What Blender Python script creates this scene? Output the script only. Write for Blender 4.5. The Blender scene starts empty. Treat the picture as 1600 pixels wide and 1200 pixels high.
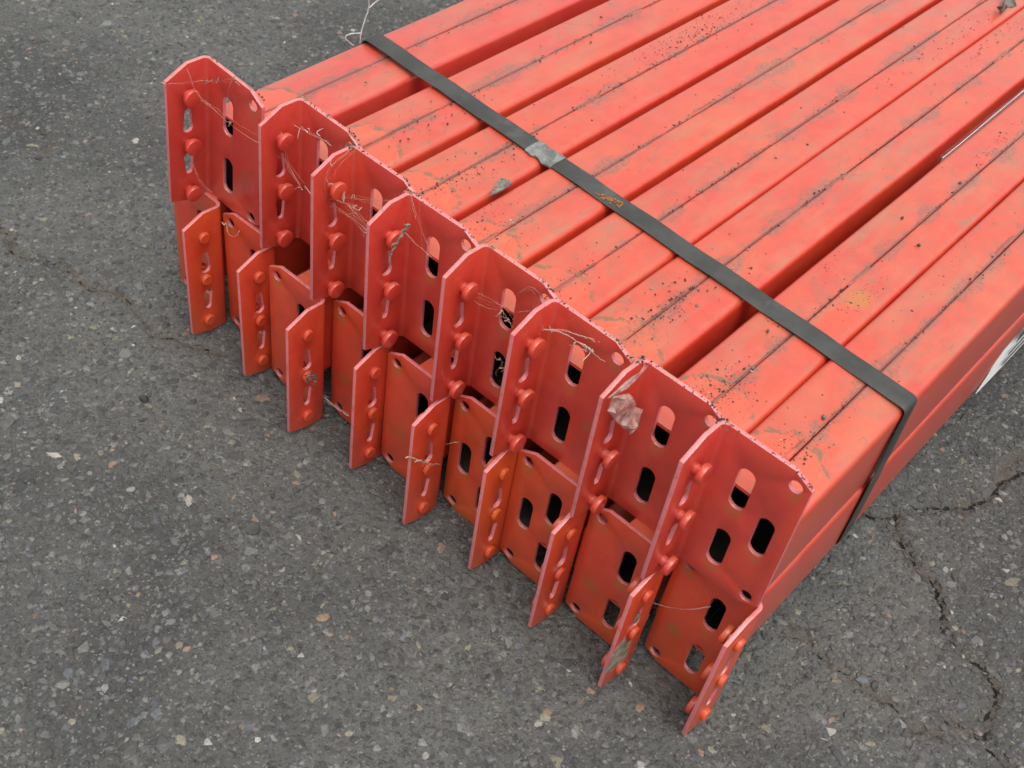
import bpy, bmesh, math, random, json
import numpy as np
from mathutils import Vector, Matrix, noise
from mathutils.geometry import delaunay_2d_cdt
random.seed(7); RNG = np.random.default_rng(11)
S = 0.06                                    # one modelling unit (width of a connector plate) in metres
C = bpy.context.scene.collection

# ------------------------------------------------------------ camera, sky, sun, exposure
cd = bpy.data.cameras.new('camera'); cam = bpy.data.objects.new('camera', cd); C.objects.link(cam)
Rr, Rd, Rf = (0.739936, 0.661738, 0.12082), (0.542283, -0.480527, -0.689219), (-0.398025, 0.575496, -0.714409)
cam.matrix_world = Matrix(((Rr[0], -Rd[0], -Rf[0], 11.99068*S), (Rr[1], -Rd[1], -Rf[1], -9.72644*S), (Rr[2], -Rd[2], -Rf[2], 12.03767*S), (0, 0, 0, 1)))
cd.sensor_width = 36; cd.lens = 36*1867.96/1600; cd.clip_start = 0.01; cd.clip_end = 500
cd.dof.use_dof = True; cd.dof.focus_distance = 14.6*S; cd.dof.aperture_fstop = 16
bpy.context.scene.camera = cam
SUN_EL, SUN_AZ = math.radians(73), math.radians(110)     # azimuth from +Y towards +X
w = bpy.data.worlds.new('World'); bpy.context.scene.world = w; w.use_nodes = True
nt = w.node_tree; bg = nt.nodes['Background']
sky = nt.nodes.new('ShaderNodeTexSky'); sky.sky_type = 'NISHITA'; sky.sun_disc = False
sky.sun_elevation = SUN_EL; sky.sun_rotation = SUN_AZ; sky.dust_density = 4; sky.air_density = 1.0; sky.ozone_density = 1.0
hs = nt.nodes.new('ShaderNodeHueSaturation'); hs.inputs['Saturation'].default_value = 0.16
nt.links.new(sky.outputs[0], hs.inputs['Color']); nt.links.new(hs.outputs[0], bg.inputs[0]); bg.inputs[1].default_value = 0.15
sd = bpy.data.lights.new('sun', 'SUN'); sd.energy = 0.55; sd.angle = math.radians(45); sd.color = (1, .965, .92)
sun = bpy.data.objects.new('sun', sd); C.objects.link(sun)
dv = Vector((math.sin(SUN_AZ)*math.cos(SUN_EL), math.cos(SUN_AZ)*math.cos(SUN_EL), math.sin(SUN_EL)))
sun.rotation_euler = dv.to_track_quat('Z', 'Y').to_euler()
vs = bpy.context.scene.view_settings
bpy.context.scene.display_settings.display_device = 'sRGB'
vs.view_transform = 'Standard'; vs.look = 'None'; vs.gamma = 1; vs.exposure = 0.77
bpy.context.scene.cycles.max_bounces = 8

P, D, CF, CH, CB, CW, CWH, E = 2.081, 0.571, 0.266, 0.151, 0.089, 0.218, 0.12, 0.67
H = P - E - 0.006; ZT = 2*P - E; TH = 0.05; RI = 0.055
DATA = json.loads(r'''{"web1":[[[1.618,-2.717,4.045],[1.618,-2.487,3.96],[1.618,-2.2,3.891]],[[1.56,-2.158,3.845],[1.821,-2.158,3.964],[2.111,-2.158,4.147]],[[1.518,-2.51,3.682],[1.518,-2.344,3.611],[1.518,-2.173,3.547]],[[1.463,-2.228,3.588],[1.752,-2.228,3.609],[2.061,-2.228,3.548],[2.37,-2.228,3.537],[2.676,-2.228,3.575]],[[2.554,-2.13,3.464],[2.735,-2.13,3.421],[2.917,-2.13,3.475],[3.094,-2.13,3.408],[3.27,-2.13,3.242]],[[2.125,-2.168,4.158],[2.016,-2.168,3.92],[2.017,-2.168,3.736]],[[1.554,-2.408,2.752],[1.589,-2.408,2.617],[1.776,-2.408,2.492],[1.91,-2.408,2.505]],[[1.596,-2.408,4.118],[1.721,-2.408,3.84],[1.999,-2.408,3.824]]],"web2":[[[2.601,-1.93,3.761],[2.752,-1.93,3.818],[2.93,-1.93,3.856],[3.163,-1.93,3.878],[3.393,-1.93,3.912],[3.563,-1.93,3.914]],[[2.979,-2.174,3.882],[2.979,-2.129,3.629],[2.979,-2.108,3.356],[2.979,-1.955,3.087]],[[3.33,-2.13,3.302],[3.506,-2.13,3.21],[3.681,-2.13,3.192]]],"web3":[[[3.977,-2.341,3.613],[4.224,-2.341,3.702],[4.466,-2.341,3.744]],[[3.924,-2.291,3.508],[4.258,-2.291,3.52],[4.559,-2.291,3.492]],[[3.844,-2.141,3.459],[4.175,-2.141,3.633],[4.493,-2.141,3.801],[4.749,-2.141,3.944]],[[4.121,-2.191,3.531],[4.289,-2.191,3.489],[4.453,-2.191,3.495]],[[4.004,-1.976,4.183],[4.004,-2.151,4.138],[4.004,-2.372,4.081],[4.004,-2.419,3.944],[4.004,-2.368,3.805]]],"web4":[[[5.015,-2.161,4.255],[5.119,-2.161,4.076],[5.272,-2.161,3.803],[5.385,-2.161,3.688]],[[5.035,-2.201,3.722],[5.221,-2.201,3.675],[5.455,-2.201,3.637]],[[5.101,-2.201,4.308],[5.102,-2.201,4.153],[5.179,-2.201,3.997]]],"web5":[[[6.015,-2.176,3.431],[6.188,-2.176,3.43],[6.328,-2.176,3.48],[6.485,-2.176,3.566],[6.595,-2.176,3.475],[6.649,-2.176,3.44]],[[6.599,-2.146,3.865],[6.749,-2.146,4.072],[6.86,-2.146,4.09],[6.915,-2.146,4.037],[6.884,-2.146,3.83],[6.68,-2.146,3.662]],[[6.151,-2.246,3.639],[6.362,-2.246,3.689],[6.575,-2.246,3.696]],[[6.463,-2.146,3.532],[6.502,-2.146,3.438],[6.599,-2.146,3.434]],[[6.517,-2.146,2.868],[6.569,-2.146,2.855],[6.572,-2.146,2.752],[6.639,-2.146,2.725]]],"web6":[[[7.063,-2.291,3.788],[7.204,-2.291,3.879],[7.347,-2.291,3.948],[7.478,-2.291,3.951],[7.604,-2.291,3.974],[7.733,-2.291,3.977]]],"web9":[[[9.087,-2.158,0.944],[9.296,-2.158,1.056],[9.524,-2.158,1.243],[9.783,-2.158,1.596]]],"web10":[[[1.885,-2.214,1.908],[1.905,-2.214,1.724],[2.079,-2.214,1.778],[2.157,-2.214,1.939]],[[5.741,-2.324,0.882],[6.006,-2.324,1.095],[6.254,-2.324,1.369]]],"webg":[[[3.905,-2.328,0.271],[4.217,-2.328,0.273],[4.4,-2.328,0.298]]],"stem":[[5.207,-2.365,3.961],[5.207,-2.435,3.907],[5.207,-2.504,3.828],[5.207,-2.56,3.73],[5.207,-2.591,3.642]],"straw":[[6.136,-3.091,1.587],[6.136,-3.006,1.534],[6.136,-2.882,1.375],[6.136,-2.757,1.228],[6.136,-2.631,1.101],[6.136,-2.473,0.974]],"curl":[[6.156,-2.962,1.426],[6.156,-2.818,1.355],[6.156,-2.718,1.199],[6.156,-2.592,1.074]],"clod":[[4.107,-2.782,1.108]],"film":[[8.332,-2.956,4.12],[8.332,-2.989,4.369],[8.332,-2.666,4.209],[8.332,-2.582,4.105],[8.332,-2.324,3.708],[8.332,-2.193,3.601],[8.332,-2.28,3.616],[8.332,-2.188,3.285],[8.332,-2.365,3.317],[8.332,-2.719,3.781]],"film2":[[8.302,-2.476,4.304],[8.302,-2.392,4.326],[8.302,-2.297,4.24],[8.302,-2.608,4.145],[8.302,-2.918,4.25]],"tape":[[9.211,-2.741,1.386],[9.211,-2.388,1.14],[9.211,-2.285,0.93],[9.211,-2.379,0.546],[9.211,-2.515,0.379],[9.211,-2.779,0.326],[9.211,-2.95,0.494],[9.211,-2.909,0.87],[9.211,-2.734,1.081],[9.211,-2.554,1.084],[9.211,-2.707,1.184]],"twine":[[[1.78,0.306,4.314],[1.78,0.322,4.197],[1.78,0.335,4.08],[1.78,0.271,3.93],[1.78,0.206,3.778],[1.78,0.194,3.62]],[[1.78,0.335,4.08],[1.78,0.492,4.143],[1.78,0.562,4.177]],[[1.78,0.206,3.763],[1.78,-0.026,3.829],[1.78,-0.088,3.793],[1.78,0.069,3.627]]],"flake":[[5.031,-0.795,3.512],[4.94,-0.573,3.512],[4.878,-0.433,3.512],[4.96,-0.362,3.512],[5.035,-0.393,3.512],[5.053,-0.555,3.512],[5.028,-0.739,3.512]],"leaf":[[6.898,9.114,3.522],[7.036,9.037,3.522],[6.989,9.377,3.522],[7.078,9.501,3.522],[6.912,9.614,3.522],[6.778,9.706,3.522],[7.059,8.87,3.522]],"pebbles":[[9.683,-0.806,3.512],[8.574,-0.156,3.512],[10.144,-2.094,3.512],[8.577,2.914,3.512],[8.986,2.585,3.512],[8.719,4.221,3.512]],"rustspot":[[8.902,1.134,3.492],[9.039,1.161,3.492]],"straprust":[[5.827,0.276,3.542],[6.02,0.22,3.542],[6.149,0.243,3.542]],"seal":[[4.649,0.418,3.542],[5.146,0.279,3.542],[4.739,0.146,3.542],[5.185,0.04,3.542]],"clusters":[[5.464,-0.924,3.492],[7.612,-0.743,3.492],[8.698,-1.253,3.492],[4.508,-1.052,3.492],[4.603,-0.373,3.492],[4.371,3.929,3.492],[4.239,4.755,3.492],[9.289,-1.06,3.492],[3.521,0.081,3.492],[8.008,0.451,3.492],[8.517,0.073,3.492],[6.543,-1.111,3.492],[6.944,7.776,3.492],[7.338,8.312,3.492],[9.666,-1.348,3.492],[9.4,1.418,3.492],[9.389,1.906,3.492],[8.988,1.102,3.492],[8.652,5.539,3.492],[8.377,1.405,3.492]],"arcs":[[1.633,-1.127,3.492],[3.245,-0.88,3.492],[4.504,-1.155,3.492],[5.345,-1.068,3.492],[6.648,-1.347,3.492],[7.791,-1.44,3.492],[8.955,-1.565,3.492]],"white":[[[8.1,5.541,2.924],[8.1,8.121,2.971]]],"lab":[[10.14,4.286,0.968],[10.14,5.871,0.809],[10.14,4.963,1.692],[10.14,4.582,1.441]],"strapside":[[10.22,0.017,3.612],[10.22,-0.227,3.585],[10.22,0.184,2.933],[10.22,-0.45,3.269],[10.22,-0.677,2.969],[10.22,0.123,2.573],[10.22,-0.501,2.597],[10.22,-0.835,2.59],[10.22,-0.375,1.391]],"crackR":[[[11.35,4.404,0.0],[11.13,3.711,0.0],[11.057,3.134,0.0],[10.862,2.862,0.0],[10.503,2.413,0.0]],[[10.031,1.784,-0.0],[10.368,2.147,0.0],[10.558,1.767,0.0],[10.971,1.536,0.0],[11.298,1.45,0.0],[11.534,1.226,0.0],[11.631,0.971,0.0],[11.862,0.815,0.0],[12.244,0.777,0.0],[12.494,0.66,0.0],[12.639,0.489,0.0],[12.637,0.263,0.0],[12.753,-0.012,0.0],[12.777,-0.158,0.0],[13.094,-0.215,0.0],[13.361,-0.273,0.0]],[[11.138,-0.551,0.0],[11.309,-0.558,0.0],[11.487,-0.579,0.0],[11.688,-0.53,0.0],[11.905,-0.572,0.0],[12.077,-0.656,0.0],[12.353,-0.461,0.0]],[[12.293,-0.221,0.0],[12.531,-0.195,0.0],[12.75,-0.101,0.0]],[[10.299,-0.469,0.0],[10.633,-0.558,0.0],[11.138,-0.551,0.0]],[[11.138,3.656,0.0],[11.125,4.487,0.0]]],"crackL":[[[-2.423,-3.302,0.0],[-2.124,-3.33,0.0],[-1.767,-3.397,0.0],[-1.517,-3.555,0.0],[-1.34,-3.512,0.0],[-1.137,-3.382,0.0],[-0.889,-3.309,0.0],[-0.672,-3.216,0.0],[-0.441,-3.16,0.0],[-0.069,-3.203,0.0],[0.159,-2.989,0.0],[0.399,-2.918,-0.0],[0.745,-2.98,0.0],[1.135,-3.079,0.0],[1.395,-2.977,0.0],[1.693,-2.852,0.0],[1.966,-2.709,-0.0],[2.182,-2.605,0.0]],[[-4.57,-1.796,0.0],[-4.146,-1.773,0.0],[-3.728,-1.605,0.0],[-3.223,-1.82,0.0]]],"gstones":[[2.176,-3.925,0.0],[4.783,-4.258,0.0],[6.321,-4.498,0.0],[-1.044,-2.77,0.0],[-0.848,-3.414,0.0],[-1.211,-3.801,0.0],[3.309,-4.947,0.0],[11.268,-0.601,0.0],[6.856,-5.307,0.0],[9.955,0.19,0.0],[11.12,3.182,-0.0],[11.342,1.232,0.0],[3.412,-6.474,0.0],[3.898,-5.555,0.0]],"viewpoly":[[-7.656,0.138,0.0],[5.026,17.914,0.0],[13.258,-0.133,0.0],[5.399,-8.047,0.0]]}''')

# ------------------------------------------------------------ helpers
def link(name, me, mat=None, parent=None, loc=None):
    o = bpy.data.objects.new(name, me); C.objects.link(o)
    if mat is not None and not me.materials: me.materials.append(mat)
    if parent is not None: o.parent = parent
    if loc is not None: o.location = Vector(loc)*S
    return o
def tag(o, label=None, cat=None, group=None, kind=None):
    if label: o['label'] = label
    if cat: o['category'] = cat
    if group: o['group'] = group
    if kind: o['kind'] = kind
    return o
def empty(name, loc):
    o = bpy.data.objects.new(name, None); C.objects.link(o); o.location = Vector(loc)*S; o.empty_display_size = .02
    return o
def mesh(name, V, F, smooth=None):
    me = bpy.data.meshes.new(name)
    me.from_pydata([(v[0]*S, v[1]*S, v[2]*S) for v in V], [], [tuple(f) for f in F]); me.update(); me.validate()
    if smooth is not None:
        for p in me.polygons: p.use_smooth = True
        me.set_sharp_from_angle(angle=math.radians(smooth))
    return me
def fixn(me):
    b = bmesh.new(); b.from_mesh(me); bmesh.ops.recalc_face_normals(b, faces=b.faces); b.to_mesh(me); b.free(); return me
def bake(me, bevel, seg=2, ang=40, smooth=35):
    o = bpy.data.objects.new('tmp', me); C.objects.link(o)
    m = o.modifiers.new('b', 'BEVEL'); m.width = bevel*S; m.segments = seg; m.limit_method = 'ANGLE'; m.angle_limit = math.radians(ang)
    dg = bpy.context.evaluated_depsgraph_get(); dg.update()
    r = bpy.data.meshes.new_from_object(o.evaluated_get(dg)); bpy.data.objects.remove(o)
    for p in r.polygons: p.use_smooth = True
    r.set_sharp_from_angle(angle=math.radians(smooth)); return r
def tube(pts, rad, sides=5, smooth_iter=2, jit=0.0):
    """tapered tube(s) along a polyline -> V, F (unit space)"""
    P_ = [Vector(q) for q in pts]
    for _ in range(smooth_iter):
        Q = [P_[0]]
        for a, b in zip(P_[:-1], P_[1:]): Q += [a.lerp(b, .25), a.lerp(b, .75)]
        P_ = Q + [P_[-1]]
    if jit: P_ = [q + Vector([random.uniform(-jit, jit) for _ in range(3)]) for q in P_]
    V, F = [], []; n = len(P_)
    for i, q in enumerate(P_):
        t = (P_[min(i+1, n-1)] - P_[max(i-1, 0)]).normalized()
        a = t.orthogonal().normalized(); b = t.cross(a)
        r = (rad(i/(n-1)) if callable(rad) else rad)
        for k in range(sides):
            an = 2*math.pi*k/sides; V.append(q + a*math.cos(an)*r + b*math.sin(an)*r)
    for i in range(n-1):
        for k in range(sides):
            k2 = (k+1) % sides; F.append((i*sides+k, i*sides+k2, (i+1)*sides+k2, (i+1)*sides+k))
    F.append(tuple(reversed(range(sides)))); F.append(tuple((n-1)*sides+k for k in range(sides)))
    return V, F
def join(parts):
    V, F = [], []
    for v, f in parts:
        o = len(V); V += list(v); F += [tuple(i+o for i in q) for q in f]
    return V, F

# ------------------------------------------------------------ materials
def newmat(name):
    m = bpy.data.materials.new(name); m.use_nodes = True; nt = m.node_tree
    return m, nt, nt.nodes['Principled BSDF']
class G:
    def __init__(s, nt): s.nt = nt
    def n(s, t, **kw):
        x = s.nt.nodes.new('ShaderNode'+t)
        for k, v in kw.items(): setattr(x, k, v)
        return x
    def put(s, sock, v):
        if isinstance(v, bpy.types.NodeSocket): s.nt.links.new(v, sock)
        else:
            sock.default_value = (*v, 1) if isinstance(v, tuple) and len(v) == 3 and len(sock.default_value) == 4 else v
    def math(s, op, a, b=0.0, c=0.0, clamp=False):
        x = s.n('Math', operation=op, use_clamp=clamp); s.put(x.inputs[0], a); s.put(x.inputs[1], b); s.put(x.inputs[2], c); return x.outputs[0]
    def mix(s, f, a, b, mode='MIX'):
        x = s.n('Mix', data_type='RGBA', blend_type=mode); s.put(x.inputs[0], f); s.put(x.inputs[6], a); s.put(x.inputs[7], b); return x.outputs[2]
    def noise(s, vec, scale, detail=4, rough=.55, dist=0, out=0):
        x = s.n('TexNoise'); s.put(x.inputs['Vector'], vec); x.inputs['Scale'].default_value = scale
        x.inputs['Detail'].default_value = detail; x.inputs['Roughness'].default_value = rough; x.inputs['Distortion'].default_value = dist; return x.outputs[out]
    def vor(s, vec, scale, feature='F1', out='Distance', rnd=1):
        x = s.n('TexVoronoi', feature=feature); s.put(x.inputs['Vector'], vec); x.inputs['Scale'].default_value = scale; x.inputs['Randomness'].default_value = rnd; return x.outputs[out]
    def ramp(s, v, lo, hi, a=0.0, b=1.0):
        x = s.n('MapRange', interpolation_type='SMOOTHSTEP'); s.put(x.inputs[0], v); s.put(x.inputs[1], lo); s.put(x.inputs[2], hi); s.put(x.inputs[3], a); s.put(x.inputs[4], b); return x.outputs[0]
    def scale(s, vec, v):
        x = s.n('VectorMath', operation='MULTIPLY'); s.put(x.inputs[0], vec); x.inputs[1].default_value = v; return x.outputs[0]
    def bump(s, h, strength, dist, normal=None):
        x = s.n('Bump'); s.put(x.inputs['Height'], h); x.inputs['Strength'].default_value = strength; x.inputs['Distance'].default_value = dist
        if normal is not None: s.put(x.inputs['Normal'], normal)
        return x.outputs[0]
def paint(name, seam, edge_face=False):
    m, nt, b = newmat(name); g = G(nt)
    geo = g.n('NewGeometry'); tc = g.n('TexCoord'); oi = g.n('ObjectInfo')
    pos = g.scale(geo.outputs['Position'], (1/S, 1/S, 1/S))           # unit space
    sx = g.n('SeparateXYZ'); g.put(sx.inputs[0], g.scale(tc.outputs['Object'], (1/S, 1/S, 1/S)))
    nz = g.n('SeparateXYZ'); g.put(nz.inputs[0], geo.outputs['True Normal'])
    up = g.ramp(nz.outputs[2], .6, .95)
    big = g.noise(pos, .9, 3); mid = g.noise(pos, 5, 4); fine = g.noise(pos, 42, 3)
    sc = g.n('SeparateColor'); g.put(sc.inputs[0], oi.outputs['Color'])
    red = g.mix(g.ramp(mid, .3, .7), (.52, .037, .019), (.58, .048, .023))
    # thin, more orange powder coat (amount comes with the object)
    thin = g.math('ADD', sc.outputs[0], g.math('MULTIPLY', g.math('SUBTRACT', big, .5), .9))
    if not seam:
        ax_ = g.math('ABSOLUTE', sx.outputs[0]); rust = None
        for (cx_, cz_) in ((.39, .27), (.39, 1.16), (.745, .78), (.85, 1.83), (.845, .09)):
            dx_ = g.math('MULTIPLY', g.math('SUBTRACT', ax_, cx_), 1.15); dz_ = g.math('SUBTRACT', sx.outputs[2], cz_-.02)
            dd_ = g.ramp(g.math('SQRT', g.math('ADD', g.math('MULTIPLY', dx_, dx_), g.math('MULTIPLY', dz_, dz_))), .17, .05)
            rust = dd_ if rust is None else g.math('MAXIMUM', rust, dd_)
        rust = g.math('MULTIPLY', rust, g.ramp(g.noise(pos, 6, 5, .7), .34, .56))
        edge = g.math('MULTIPLY', g.ramp(g.noise(pos, 14, 5, .75), .60, .68), g.ramp(g.noise(pos, 1.9, 2), .5, .62))
        low = g.ramp(sx.outputs[2], .75, .0)
        thin = g.math('ADD', thin, g.math('MULTIPLY', low, g.math('MULTIPLY', sc.outputs[0], .75)))
    col = g.mix(g.math('MULTIPLY', thin, 1.0, clamp=True), red, (.62, .105, .012))
    if not seam:
        col = g.mix(g.math('MULTIPLY', rust, .75), col, (.34, .105, .018))
        col = g.mix(g.math('MULTIPLY', edge, .5), col, (.16, .05, .03))
    rough = g.math('ADD', .33, g.math('MULTIPLY', mid, .12))
    col = g.mix(sc.outputs[1], col, (.50, .040, .050))  # crimson tint per object: upper row's sky reflection put into the colour
    if edge_face: col = g.mix(g.ramp(g.noise(pos, 9, 5, .7), .34, .5, .55, 1.0), col, (.66, .185, .20)); col = g.mix(g.ramp(g.noise(pos, 16, 4, .7), .62, .70), col, (.22, .08, .05))  # paler pink edge faces: sky highlight painted into the colour, with brown patches
    # faint dust film and greyish water marks on faces that look up
    film = g.math('MULTIPLY', g.ramp(g.noise(g.scale(pos, (1.6, .8, 1.6)), 1.1, 6, .62, .6), .42, .74), up)
    col = g.mix(g.math('ADD', g.math('MULTIPLY', up, .06), g.math('MULTIPLY', film, .20)), col, (.37, .23, .125))
    streak = g.math('MULTIPLY', g.ramp(g.noise(g.scale(pos, (1.5, .9, 1)), 2.6, 11, .82, .8), .46, .72), up)
    zone = g.ramp(g.noise(g.scale(pos, (1, .45, 1)), .55, 3, .6), .36, .62, .35, 1.0)
    col = g.mix(g.math('MULTIPLY', g.math('MULTIPLY', streak, .78), zone), col, (.19, .115, .075))
    veil = g.math('MULTIPLY', g.math('MULTIPLY', g.ramp(g.noise(g.scale(pos, (2.2, .5, 1)), 1.6, 7, .7, .4), .42, .66), up), zone)
    col = g.mix(g.math('MULTIPLY', veil, .32), col, (.30, .195, .105))
    scr = g.math('MULTIPLY', g.ramp(g.noise(g.scale(pos, (9, .55, 1)), 2.6, 5, .75, .25), .64, .70), up)
    col = g.mix(g.math('MULTIPLY', scr, .30), col, (.17, .09, .06))
    wl = g.math('ABSOLUTE', g.math('SUBTRACT', g.noise(pos, 1.35, 2, .5, 1.2), .53))
    wl = g.math('MULTIPLY', g.ramp(wl, .008, .001), g.math('MULTIPLY', up, g.ramp(g.noise(pos, 2.1, 2), .52, .62)))
    col = g.mix(g.math('MULTIPLY', wl, .60), col, (.15, .10, .06))
    # scattered specks
    v = g.vor(pos, 17); spk = g.math('MULTIPLY', g.ramp(v, .17, .09), g.ramp(g.noise(pos, 2.3, 3), .5, .66))
    spk = g.math('MULTIPLY', spk, g.ramp(g.vor(pos, 17, out='Color'), .45, .5))
    col = g.mix(g.math('MULTIPLY', spk, g.math('ADD', g.math('MULTIPLY', up, .65), .10)), col, (.09, .055, .035))
    v2 = g.ramp(g.vor(pos, 48), .2, .1); v2 = g.math('MULTIPLY', v2, g.ramp(g.noise(pos, 1.7, 4, .6), .42, .60))
    col = g.mix(g.math('MULTIPLY', v2, g.math('ADD', g.math('MULTIPLY', up, .5), .05)), col, (.13, .08, .05))
    grime = g.math('ADD', film, 0)
    if seam:
        d = g.math('ABSOLUTE', sx.outputs[0])
        # soil washed into the seam
        wn = g.noise(g.scale(pos, (1, 1, 1)), 1.15, 3, .6); wd = g.math('MULTIPLY', g.ramp(wn, .36, .72), .19)
        f2 = g.math('SUBTRACT', g.math('ADD', d, g.math('MULTIPLY', g.math('SUBTRACT', g.noise(pos, 22, 4, .7), .5), .16)), g.math('ADD', wd, -.012))
        band = g.math('MULTIPLY', g.math('MULTIPLY', g.ramp(f2, .05, -.035), g.math('MAXIMUM', g.ramp(g.noise(pos, 24, 6, .85), .40, .60), g.math('MULTIPLY', g.ramp(d, .045, .02), g.ramp(wn, .34, .5)))), up)
        col = g.mix(g.math('MULTIPLY', band, .8), col, g.mix(g.noise(pos, 60, 2), (.055, .04, .03), (.20, .14, .10)))
        col = g.mix(g.math('MULTIPLY', g.math('MULTIPLY', g.ramp(d, .026, .012), up), g.ramp(g.noise(pos, 2.2, 5, .7), .36, .46)), col, (.045, .032, .024))
        # brown tide mark left round the welded end
        yy = g.math('SUBTRACT', sx.outputs[1], .12)
        rr = g.math('SQRT', g.math('ADD', g.math('MULTIPLY', g.math('MULTIPLY', sx.outputs[0], sx.outputs[0]), 2.2), g.math('MULTIPLY', yy, yy)))
        rr = g.math('ADD', rr, g.math('MULTIPLY', g.math('SUBTRACT', g.noise(pos, 5, 3), .5), .35))
        halo = g.math('MULTIPLY', g.ramp(rr, .95, .80), up)
        col = g.mix(g.math('MULTIPLY', halo, .30), col, (.68, .12, .035))
        ring = g.math('MULTIPLY', g.ramp(g.math('ABSOLUTE', g.math('SUBTRACT', rr, .88)), .055, .01), g.ramp(g.noise(pos, 7, 5, .7), .42, .55))
        col = g.mix(g.math('MULTIPLY', g.math('MULTIPLY', ring, up), .9), col, (.17, .10, .045))
        px_ = g.n('SeparateXYZ'); g.put(px_.inputs[0], pos)
        rx_ = g.math('SUBTRACT', px_.outputs[0], 8.98); ry_ = g.math('SUBTRACT', px_.outputs[1], 1.12)
        rd_ = g.math('SQRT', g.math('ADD', g.math('MULTIPLY', rx_, rx_), g.math('MULTIPLY', g.math('MULTIPLY', ry_, ry_), .45)))
        rd_ = g.math('ADD', rd_, g.math('MULTIPLY', g.math('SUBTRACT', g.noise(pos, 9, 4, .7), .5), .22))
        col = g.mix(g.math('MULTIPLY', g.math('MULTIPLY', g.ramp(rd_, .19, .06), up), .85), col, (.42, .14, .03))
        # run-down dirt on the sides
        sd_ = g.math('SUBTRACT', 1, up)
        st = g.math('MULTIPLY', g.ramp(g.noise(g.scale(pos, (1, .5, 3)), 2.3, 6, .65), .45, .75), sd_)
        col = g.mix(g.math('MULTIPLY', st, .30), col, (.30, .12, .07))
    g.put(b.inputs['Base Color'], col)
    rough = g.math('ADD', rough, g.math('MULTIPLY', grime, .25)); g.put(b.inputs['Roughness'], rough)
    b.inputs['Specular IOR Level'].default_value = .6
    b.inputs['Coat Weight'].default_value = .55; b.inputs['Coat Roughness'].default_value = .28
    h = g.math('ADD', g.math('MULTIPLY', fine, .5), g.math('MULTIPLY', mid, 1.2))
    g.put(b.inputs['Normal'], g.bump(h, .22, .0009))
    return m
M_BEAM = paint('red_paint_profile', True); M_BR = paint('red_paint_connector', False); M_EDGE = paint('edge_sky_highlight', False, True)
def simple(name, c1, c2, scale, rough=.8, bump=.4, bd=.0006, c3=None, spec=.4):
    m, nt, b = newmat(name); g = G(nt); geo = g.n('NewGeometry')
    pos = g.scale(geo.outputs['Position'], (1/S, 1/S, 1/S)); f = g.noise(pos, scale, 6, .65)
    col = g.mix(g.ramp(f, .35, .65), c1, c2)
    if c3: col = g.mix(g.ramp(g.noise(pos, scale*.37, 5, .7, .5), .58, .66), col, c3)
    g.put(b.inputs['Base Color'], col); b.inputs['Roughness'].default_value = rough; b.inputs['Specular IOR Level'].default_value = spec
    g.put(b.inputs['Normal'], g.bump(f, bump, bd)); return m
M_STRAP = simple('strap_steel', (.036, .038, .034), (.056, .057, .051), 2.2, .5, .2, c3=(.075, .074, .066), spec=.35)
M_SEAL = simple('strap_seal', (.12, .125, .118), (.22, .23, .215), 9, .6, .6, c3=(.11, .11, .10))
M_RUST = simple('rust_stain', (.30, .12, .02), (.13, .075, .03), 16, .85)
M_WEB = simple('cobweb_silk', (.36, .20, .14), (.52, .33, .25), 9, .9, .1)
M_WEBL = simple('cobweb_silk_pale', (.45, .40, .34), (.60, .52, .45), 9, .9, .1)
M_STRAW = simple('dry_straw', (.30, .23, .13), (.52, .43, .30), 14, .85)
M_STEM = simple('dead_stem', (.13, .09, .065), (.30, .24, .19), 18, .9)
M_TWINE = simple('pale_twine', (.34, .33, .31), (.50, .49, .46), 14, .9)
M_FLAKE = simple('grey_flake', (.10, .085, .07), (.24, .215, .18), 10, .95, .8, .0012)
M_LEAF = simple('dead_leaf', (.05, .035, .028), (.17, .14, .12), 5, .9, .6)
M_TAPE = simple('old_tape', (.15, .13, .09), (.34, .30, .22), 12, .8, .7, .001, c3=(.07, .06, .05))
M_INSIDE = simple('inside_shade', (.022, .018, .016), (.045, .035, .028), 3, .8, .3)  # near-black hollow insides of the profiles, their shade put into the colour
M_LABEL = simple('label_paper', (.76, .76, .74), (.84, .84, .82), 3, .6, .1)
M_INK = simple('label_ink', (.03, .03, .03), (.06, .06, .06), 12, .7, .1)
m, nt_, b_ = newmat('plastic_film'); g_ = G(nt_); ge = g_.n('NewGeometry'); pp = g_.scale(ge.outputs['Position'], (1/S, 1/S, 1/S))
b_.inputs['Roughness'].default_value = .28; b_.inputs['Transmission Weight'].default_value = .35; b_.inputs['IOR'].default_value = 1.3
g_.put(b_.inputs['Base Color'], g_.mix(g_.ramp(g_.noise(pp, 8, 6, .65), .38, .66), (.55, .32, .27), (.80, .62, .56)))
g_.put(b_.inputs['Alpha'], g_.ramp(g_.noise(pp, 6, 4), .3, .62, .32, .82))
g_.put(b_.inputs['Normal'], g_.bump(g_.noise(pp, 9, 5, .6, 1), .8, .002)); M_FILM = m
def vcol(name, bump=True, rough=.85):
    m, nt, b = newmat(name); g = G(nt); a = g.n('Attribute', attribute_name='tone'); geo = g.n('NewGeometry')
    pos = g.scale(geo.outputs['Position'], (1/S, 1/S, 1/S)); f = g.noise(pos, 30, 4, .65)
    g.put(b.inputs['Base Color'], g.mix(g.ramp(f, .2, .8, .5, 1.0), (0, 0, 0), a.outputs['Color'], 'MIX'))
    b.inputs['Roughness'].default_value = rough; g.put(b.inputs['Normal'], g.bump(f, .5, .0008)); return m
M_STONE = vcol('aggregate_stone', rough=.7); M_CRUMB = vcol('dirt_crumb', rough=.95)
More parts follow.
